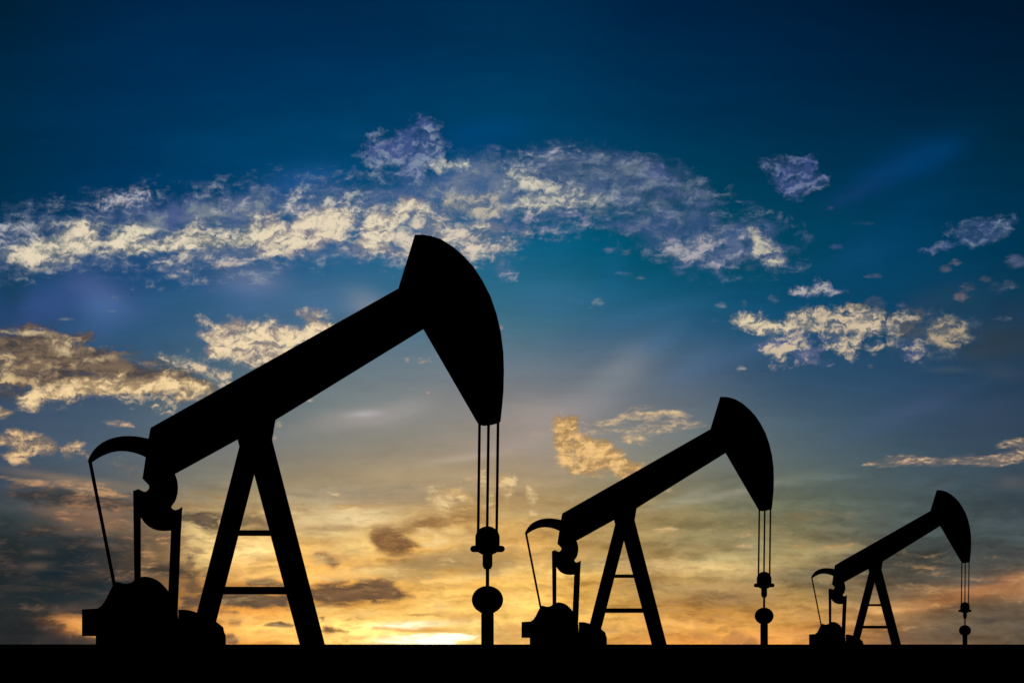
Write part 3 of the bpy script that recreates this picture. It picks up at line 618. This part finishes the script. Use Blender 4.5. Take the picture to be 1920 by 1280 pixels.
def build_ground():
    bm = bmesh.new()
    xs = sorted(set([-9000, -4000, -1500, -600, -250, -120] + [round(v, 2) for v in np.arange(-70, 71, 1.5)] + [120, 250, 600, 1500, 4000, 9000]))
    ys = sorted(set([-9000, -3000, -900, -300, -100, -30, -8] + [round(v, 2) for v in np.arange(0, 270, 2.0)] + [300, 360, 460, 700, 1200, 2500, 5000, 9000]))
    grid = []
    rnd = random.Random(3)
    for y in ys:
        row = []
        for x in xs:
            z = ground_height(x, y)
            if 4 < y < 270 and abs(x) < 70: z += rnd.uniform(-.012, .012)
            row.append(bm.verts.new((x, y, z)))
        grid.append(row)
    for j in range(len(ys)-1):
        for i in range(len(xs)-1):
            bm.faces.new((grid[j][i], grid[j][i+1], grid[j+1][i+1], grid[j+1][i]))
    me = bpy.data.meshes.new("ground"); bm.to_mesh(me); bm.free()
    for p in me.polygons: p.use_smooth = True
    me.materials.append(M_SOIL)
    o = bpy.data.objects.new("ground", me); S.collection.objects.link(o)
    o["kind"] = "structure"

# ------------------------------------------------------------------ mesh helpers (outline pixels -> metres)
def P(x, y): return ((x - XC)*U, (HOR - y)*U + EYE)

def slab(bm, pts, y0, y1, bev=.012):
    """closed outline in pixels, given a thickness in depth, edges eased"""
    co = [P(*p) for p in pts]
    area = sum(co[i][0]*co[(i+1) % len(co)][1] - co[(i+1) % len(co)][0]*co[i][1] for i in range(len(co)))
    if area < 0: co = co[::-1]
    f_ = [bm.verts.new((x, y0, z)) for x, z in co]
    b_ = [bm.verts.new((x, y1, z)) for x, z in co]
    n = len(co)
    ff = bm.faces.new(f_); bf = bm.faces.new(b_[::-1])
    for i in range(n):
        bm.faces.new((f_[i], b_[i], b_[(i+1) % n], f_[(i+1) % n]))
    if bev:
        edges = list(ff.edges) + list(bf.edges)
        bmesh.ops.bevel(bm, geom=edges, offset=bev, segments=1, affect='EDGES', clamp_overlap=True)

def lathe(bm, cx, prof, seg=32, yc=0.0, center_px=True):
    """prof: (radius px, y px) from the top down, turned about a vertical axis"""
    X = (cx - XC)*U if center_px else cx
    rings = []
    for r, y in prof:
        z = (HOR - y)*U + EYE
        if r < .01:
            rings.append([bm.verts.new((X, yc, z))])
        else:
            rings.append([bm.verts.new((X + r*U*math.cos(2*math.pi*k/seg), yc + r*U*math.sin(2*math.pi*k/seg), z)) for k in range(seg)])
    for a, b in zip(rings[:-1], rings[1:]):
        for k in range(seg):
            k2 = (k+1) % seg
            if len(a) == 1 and len(b) == 1: continue
            if len(a) == 1: bm.faces.new((a[0], b[k2], b[k]))
            elif len(b) == 1: bm.faces.new((a[k], a[k2], b[0]))
            else: bm.faces.new((a[k], a[k2], b[k2], b[k]))
    if len(rings[0]) > 1: bm.faces.new(rings[0][::-1])
    if len(rings[-1]) > 1: bm.faces.new(rings[-1])

def rod(bm, a, b, r, seg=14):
    a, b = Vector(a), Vector(b)
    d = b - a
    q = d.to_track_quat('Z', 'Y')
    ra = [bm.verts.new(a + q @ Vector((r*math.cos(2*math.pi*k/seg), r*math.sin(2*math.pi*k/seg), 0))) for k in range(seg)]
    rb = [bm.verts.new(b + q @ Vector((r*math.cos(2*math.pi*k/seg), r*math.sin(2*math.pi*k/seg), 0))) for k in range(seg)]
    for k in range(seg):
        bm.faces.new((ra[k], ra[(k+1) % seg], rb[(k+1) % seg], rb[k]))
    bm.faces.new(ra[::-1]); bm.faces.new(rb)

def boss(bm, x, y, r, yf, t):
    """round boss on a side face, axis along depth"""
    X, Z = P(x, y)
    rod(bm, (X, yf, Z), (X, yf + t, Z), r*U, 18)

def box(bm, x0, y0, x1, y1, d0, d1, bev=.012): slab(bm, [(x0, y0), (x1, y0), (x1, y1), (x0, y1)], d0, d1, bev)

def obj(name, bm, m, parent=None, smooth=False):
    bmesh.ops.recalc_face_normals(bm, faces=bm.faces)
    me = bpy.data.meshes.new(name); bm.to_mesh(me); bm.free()
    me.materials.append(m)
    if smooth:
        for p in me.polygons: p.use_smooth = True
        me.set_sharp_from_angle(angle=math.radians(35))
    o = bpy.data.objects.new(name, me); S.collection.objects.link(o)
    if parent: o.parent = parent
    return o

def thing(name, label, cat, group):
    o = bpy.data.objects.new(name, None); S.collection.objects.link(o)
    o.empty_display_size = .5
    o["label"] = label; o["category"] = cat; o["group"] = group
    return o

GY = HOR + EYE/U                    # picture row of the near pump's ground line

# ------------------------------------------------------------------ the pumpjack
def make_pump():
    t = thing("pumpjack", "", "pumpjack", "oil pumpjacks in a row on the plain")
    # walking beam: a deep box girder with flanges proud of its web
    top = [(283.7, 803.5), (748, 540.5)]; bot = [(797, 613), (517, 786), (445, 824), (330, 886.5)]
    bm = bmesh.new()
    slab(bm, [(283.7, 803.5), (748, 540.5), (800, 560), (797, 613), (517, 786), (445.5, 823.5), (329, 887.5), (300, 900), (268.8, 898), (274.7, 857.5), (280, 823)], -.17, .17)
    slab(bm, [(283.9, 803.7), (747.9, 540.8), (752, 549), (288, 812)], -.27, .27, .006)
    slab(bm, [(444, 823.8), (330, 886.9), (326, 879), (441, 815.5)], -.27, .27, .006)
    slab(bm, [(796.5, 613), (517.5, 785.5), (513, 777), (791.5, 605)], -.27, .27, .006)
    for k in range(9):
        x = 330 + 52*k
        yt = 803.6 + (x-284)*(-.5665); 
        for s in (-1, 1):
            slab(bm, [(x, yt+8), (x+3.5, yt+6), (x+30, yt+50), (x+26.5, yt+52)], .165*s, .235*s, 0)
    beam = obj("walking_beam", bm, M_STEEL, t)
    # horsehead
    hh = [(777.2,441),(793.8,441.3),(807.8,443.6),(825,449),(846.9,462.2),(868.8,481),(887.5,501.8),(903.5,526.3),(918.8,556),(930,588.8),(938,623),(942.8,660.6),(943.9,695),(943,732.5),(940.6,760.6),(937.5,790)]
    low = [(928,793),(918.8,795),(909.4,796),(901.5,794.6),(897.3,792)]
    bm = bmesh.new()
    slab(bm, hh + low + [(794.4, 614.4), (746.2, 541.9)], -.22, .22)
    # curved cable face, wider than the cheeks
    inner = [(x - 7*(1 if i > 3 else .3), y + 6*(1 if i < 9 else .1)) for i, (x, y) in enumerate(hh)]
    outer = [(x+.3, y) for x, y in hh]
    slab(bm, outer + inner[::-1], -.30, .30, .004)
    for s in (-1, 1):
        slab(bm, [(800, 600), (806, 596), (925, 740), (921, 748)], .215*s, .29*s, 0)
        slab(bm, [(785, 470), (791, 468), (815, 590), (808, 592)], .215*s, .29*s, 0)
        slab(bm, [(808, 590), (806, 582), (925, 620), (927, 628)], .215*s, .29*s, 0)
    obj("horsehead", bm, M_STEEL, t)
    # saddle bearing between beam and post
    bm = bmesh.new()
    slab(bm, [(452, 812), (514, 780), (516.5, 786), (510.3, 823), (509, 834), (449.6, 840), (445.6, 823.5)], -.36, .36)
    for s in (-.36, .30): boss(bm, 480, 812, 13, s, .06)
    obj("saddle_bearing", bm, M_CAST, t)
    # samson post: two A frames, near and far
    for s in (-1, 1):
        y0, y1 = sorted((.22*s, .34*s))
        bm = bmesh.new()
        slab(bm, [(449.2, 838.7), (490, 836), (476.6, 888.6), (394.4 - .258*(GY-HOR), GY), (355.3 - .255*(GY-HOR), GY)], y0, y1)
        slab(bm, [(455, 850), (458, 850), (366 - .255*(GY-HOR), GY-2), (362.6 - .255*(GY-HOR), GY-2)], y0-.03, y1+.03, 0)
        obj("post_leg", bm, M_STEEL, t)
        bm = bmesh.new()
        sl = (609-510)/(1207-823.)
        sl2 = (561.7-476.6)/(1207-888.6)
        slab(bm, [(470, 840), (509.8, 823), (609 + sl*(GY-HOR), GY), (561.7 + sl2*(GY-HOR), GY), (476.6, 888.6)], y0, y1)
        slab(bm, [(500, 840), (503.4, 840), (600 + sl*(GY-HOR), GY-2), (596 + sl*(GY-HOR), GY-2)], y0-.03, y1+.03, 0)
        obj("post_leg", bm, M_STEEL, t)
    bm = bmesh.new(); box(bm, 440, 994.3, 512, 1004.9, -.40, -.22); obj("cross_brace", bm, M_STEEL, t)
    bm = bmesh.new(); box(bm, 414, 1099.6, 540, 1114, -.40, -.22); obj("cross_brace", bm, M_STEEL, t)
    # tail bow and its slim rod
    bm = bmesh.new()
    slab(bm, [(166.7,866.9),(169,859),(173.3,851.7),(178.5,844.3),(185,837.5),(193,831.4),(201.7,826.7),(211.5,822.8),(221.7,820.2),(232.5,818.7),(243.3,818.3),(253.5,818.7),(263.3,819.9),(281,823.3),(290,840),(284,861),(274.7,857.7),(268.5,854.5),(261.7,851.8),(254.3,849.4),(246.7,847.6),(238.4,846.3),(230,845.9),(222.5,846.1),(215,847.2),(207.5,849),(200,851.8),(192.4,855.2),(185,859.2),(173.9,866.9)], -.12, .12, .006)
    obj("tail_bow", bm, M_STEEL, t)
    bm = bmesh.new()
    x0, z0 = P(170.4, 865); x1, z1 = P(216.4, 1099)
    rod(bm, (x0, 0, z0), (x1, 0, z1), 3.35*U)
    obj("brake_rod", bm, M_STEEL, t, True)
    # equalizer: the rolled casting hanging from the beam's tail
    bm = bmesh.new()
    slab(bm, [(269,898),(282,910.5),(282.6,914),(281.7,917.2),(279.8,920.4),(276.6,923),(272.5,924),(269.3,922.8),(262,918),(256,919.8),(253,960),(265.8,968.5),(268.5,974.5),(272.5,980.3),(279,986.5),(287.5,991.2),(297,994),(307.5,994.8),(322,994.2),(330,975),(332,957.2),(327.5,956.3),(323.7,955),(321.2,952.3),(320,949.2),(324.4,944.7),(328.2,939.5),(331,933),(333,924),(333.9,913),(333.3,905),(331.7,897.5),(328.3,887.3),(310,880),(275,880)], -.26, .26)
    for s in (-.30, .26):
        boss(bm, 303, 915, 17, s, .04); boss(bm, 296, 962, 19, s, .04)
    obj("equalizer", bm, M_CAST, t)
    # pitman arms
    bm = bmesh.new()
    slab(bm, [(252, 921.7), (262, 917.9), (266.2, 922), (266, 1100), (254.3, 1100), (252.7, 973)], -.38, -.262, .008)
    obj("pitman_arm", bm, M_STEEL, t)
    bm = bmesh.new()
    slab(bm, [(320.6, 958), (322, 953.5), (327.5, 956.4), (331.5, 955.4), (335.5, 953.3), (341.8, 949), (339, 1000), (333, 1150), (315.2, 1150), (315.7, 1107), (320.6, 994)], .262, .38, .008)
    obj("pitman_arm", bm, M_STEEL, t)
    # gear reducer, counterweight hood
    bm = bmesh.new()
    slab(bm, [(186.2,1140.2),(195.6,1136),(201,1124.7),(213.4,1100),(218.5,1092),(221.9,1091),(227.5,1093.9),(235,1096),(242.5,1096),(247,1094.3),(250,1092),(253.7,1088),(261,1083.4),(266,1082),(272.5,1081),(278,1081.3),(283.7,1082.5),(289.5,1084.4),(295,1087),(300.2,1090.8),(305.3,1095.6),(310.6,1101.2),(315.6,1107.8),(324,1124),(333,1145),(336,1195),(190,1195),(190,1189),(186.2,1189)], -.45, .45, .02)
    boss(bm, 270, 1126, 30, -.50, .05); boss(bm, 270, 1126, 30, .45, .05); boss(bm, 270, 1126, 9, -.56, .06)
    boss(bm, 222, 1130, 12, -.50, .05)
    obj("gear_reducer", bm, M_CAST, t)
    # crank arms on both sides of the reducer
    for s in (-1, 1):
        bm = bmesh.new()
        y0, y1 = sorted((.565*s, .66*s))
        pts = [(258, 1124), (262, 1112), (275, 1108), (300, 1112), (322, 1128), (328, 1150), (320, 1164), (300, 1160), (275, 1142), (262, 1136)]
        slab(bm, pts, y0, y1, .01)
        obj("crank_arm", bm, M_CAST, t)
    # motor box cantilevered off the tail
    bm = bmesh.new()
    slab(bm, [(157.2, 1142), (186.5, 1140.4), (186.5, 1191.9), (157.2, 1191.6)], -.38, .38, .01)
    for k in range(5): box(bm, 160, 1150+8*k, 184, 1153+8*k, -.40, -.375, 0)
    obj("motor_box", bm, M_STEEL, t)
    # engine housing in front of the reducer
    bm = bmesh.new()
    slab(bm, [(336,1143),(341,1142.5),(347.5,1142.6),(353,1143.1),(358.7,1144.2),(364.8,1145.8),(370.3,1147.9),(405.6,1164.6),(418.7,1175.3),(420.2,1186.5),(423,1189.3),(422.6,1195),(336,1195)], -.42, .42, .012)
    for k in range(6): box(bm, 345+10*k, 1168, 349+10*k, 1184, -.44, -.415, 0)
    obj("engine_housing", bm, M_CAST, t)
    # skid that carries it all
    bm = bmesh.new()
    box(bm, 183.4, 1189, 423, GY, -.55, -.35, .01)
    box(bm, 183.4, 1189, 423, GY, .35, .55, .01)
    for x in (183.6, 240, 300, 360, 410): box(bm, x, 1192, x+12, GY-1, -.36, .36, 0)
    box(bm, 183.6, 1188.5, 422.8, 1194, -.56, .56, .004)
    obj("skid", bm, M_STEEL, t)
    # bridle: three wire ropes, carrier, polished rod
    for (xa, xb, yb) in ((899.6, 896.9, 1000), (916.5, 913.9, 992), (934.4, 931.7, 1000)):
        bm = bmesh.new()
        x0, z0 = P(xa, 788); x1, z1 = P(xb, yb)
        rod(bm, (x0, 0, z0), (x1, 0, z1), 2.6*U, 12)
        obj("bridle_cable", bm, M_ROPE, t, True)
    bm = bmesh.new()
    prof = [(0, 985.2)]
    for k in range(1, 10):
        a = k/10*math.pi/2
        prof.append((23*math.sin(a), 985.2 + 22*(1-math.cos(a))))
    prof += [(23, 1008), (23, 1030), (16, 1035.5), (9.6, 1038.5), (9.3, 1040), (9.3, 1058), (8.3, 1062), (5.8, 1065.4), (3, 1067), (0, 1067)]
    lathe(bm, 914.5, prof, 36)
    bar = [(888, 1021.8), (941, 1021.8)]
    pts = []
    for k in range(9):
        a = math.pi/2 + math.pi*k/8
        pts.append((888.2 + 6.1*math.cos(a), 1027.9 - 6.1*math.sin(a)))
    for k in range(9):
        a = -math.pi/2 + math.pi*k/8
        pts.append((940.9 + 6.1*math.cos(a), 1027.9 - 6.1*math.sin(a)))
    slab(bm, pts, -.07, .07, .01)
    obj("carrier_bar", bm, M_CAST, t, True)
    bm = bmesh.new(); lathe(bm, 914.5, [(3.35, 1060), (3.35, 1104)], 16)
    obj("polished_rod", bm, M_STEEL, t, True)
    return t

def make_wellhead():
    t = thing("wellhead", "", "wellhead", "wellheads under the horseheads")
    bm = bmesh.new()
    prof = [(0, 1097.2)]
    for k in range(1, 24):
        a = k/24*math.pi
        r = 29.6*math.sin(a); y = 1123.5 - 26.3*math.cos(a)
        if k > 15 and r < 12: break
        prof.append((r, y))
    prof += [(11, 1149), (0, 1149)]
    lathe(bm, 914.5, prof, 40)
    obj("stuffing_box", bm, M_CAST, t, True)
    bm = bmesh.new()
    lathe(bm, 914.5, [(0, 1146), (10.6, 1146), (11.9, 1152), (11.9, GY), (0, GY)], 32)
    obj("casing_pipe", bm, M_STEEL, t, True)
    return t

def copy_tree(o, parent=None):
    c = o.copy(); S.collection.objects.link(c); c.parent = parent
    for ch in [x for x in bpy.data.objects if x.parent == o]:
        copy_tree(ch, c)
    return c

build_sky()
build_ground()
pump = make_pump()
well = make_wellhead()
PL = ["largest and nearest black pumpjack, at the left of the row",
      "middle-sized black pumpjack, second of the row of three",
      "smallest and farthest black pumpjack, at the right end of the row"]
WL = ["tallest black round-topped wellhead, under the nearest pumpjack's horsehead",
      "middle-sized black round-topped wellhead under the second pumpjack's horsehead",
      "smallest black round-topped wellhead, under the farthest pumpjack's horsehead at right"]
for i in range(3):
    p = pump if i == 0 else copy_tree(pump)
    q = well if i == 0 else copy_tree(well)
    x, y, z = pump_place(i)
    for o in (p, q):
        o.location = (x, y, z)
        o.rotation_euler = (0, 0, -math.atan2(x, y))
    p["label"] = PL[i]; q["label"] = WL[i]
# the wellhead's own origin belongs at the foot of its pipe
wx = (914.5 - XC)*U
for o in [o for o in bpy.data.objects if o.name.startswith("wellhead")]:
    o.location = o.location + Matrix.Rotation(o.rotation_euler.z, 3, 'Z') @ Vector((wx, 0, 0))
done = set()
for o in [o for o in bpy.data.objects if o.parent and o.parent.name.startswith("wellhead")]:
    if o.data.name not in done:
        done.add(o.data.name)
        o.data.transform(Matrix.Translation((-wx, 0, 0)))
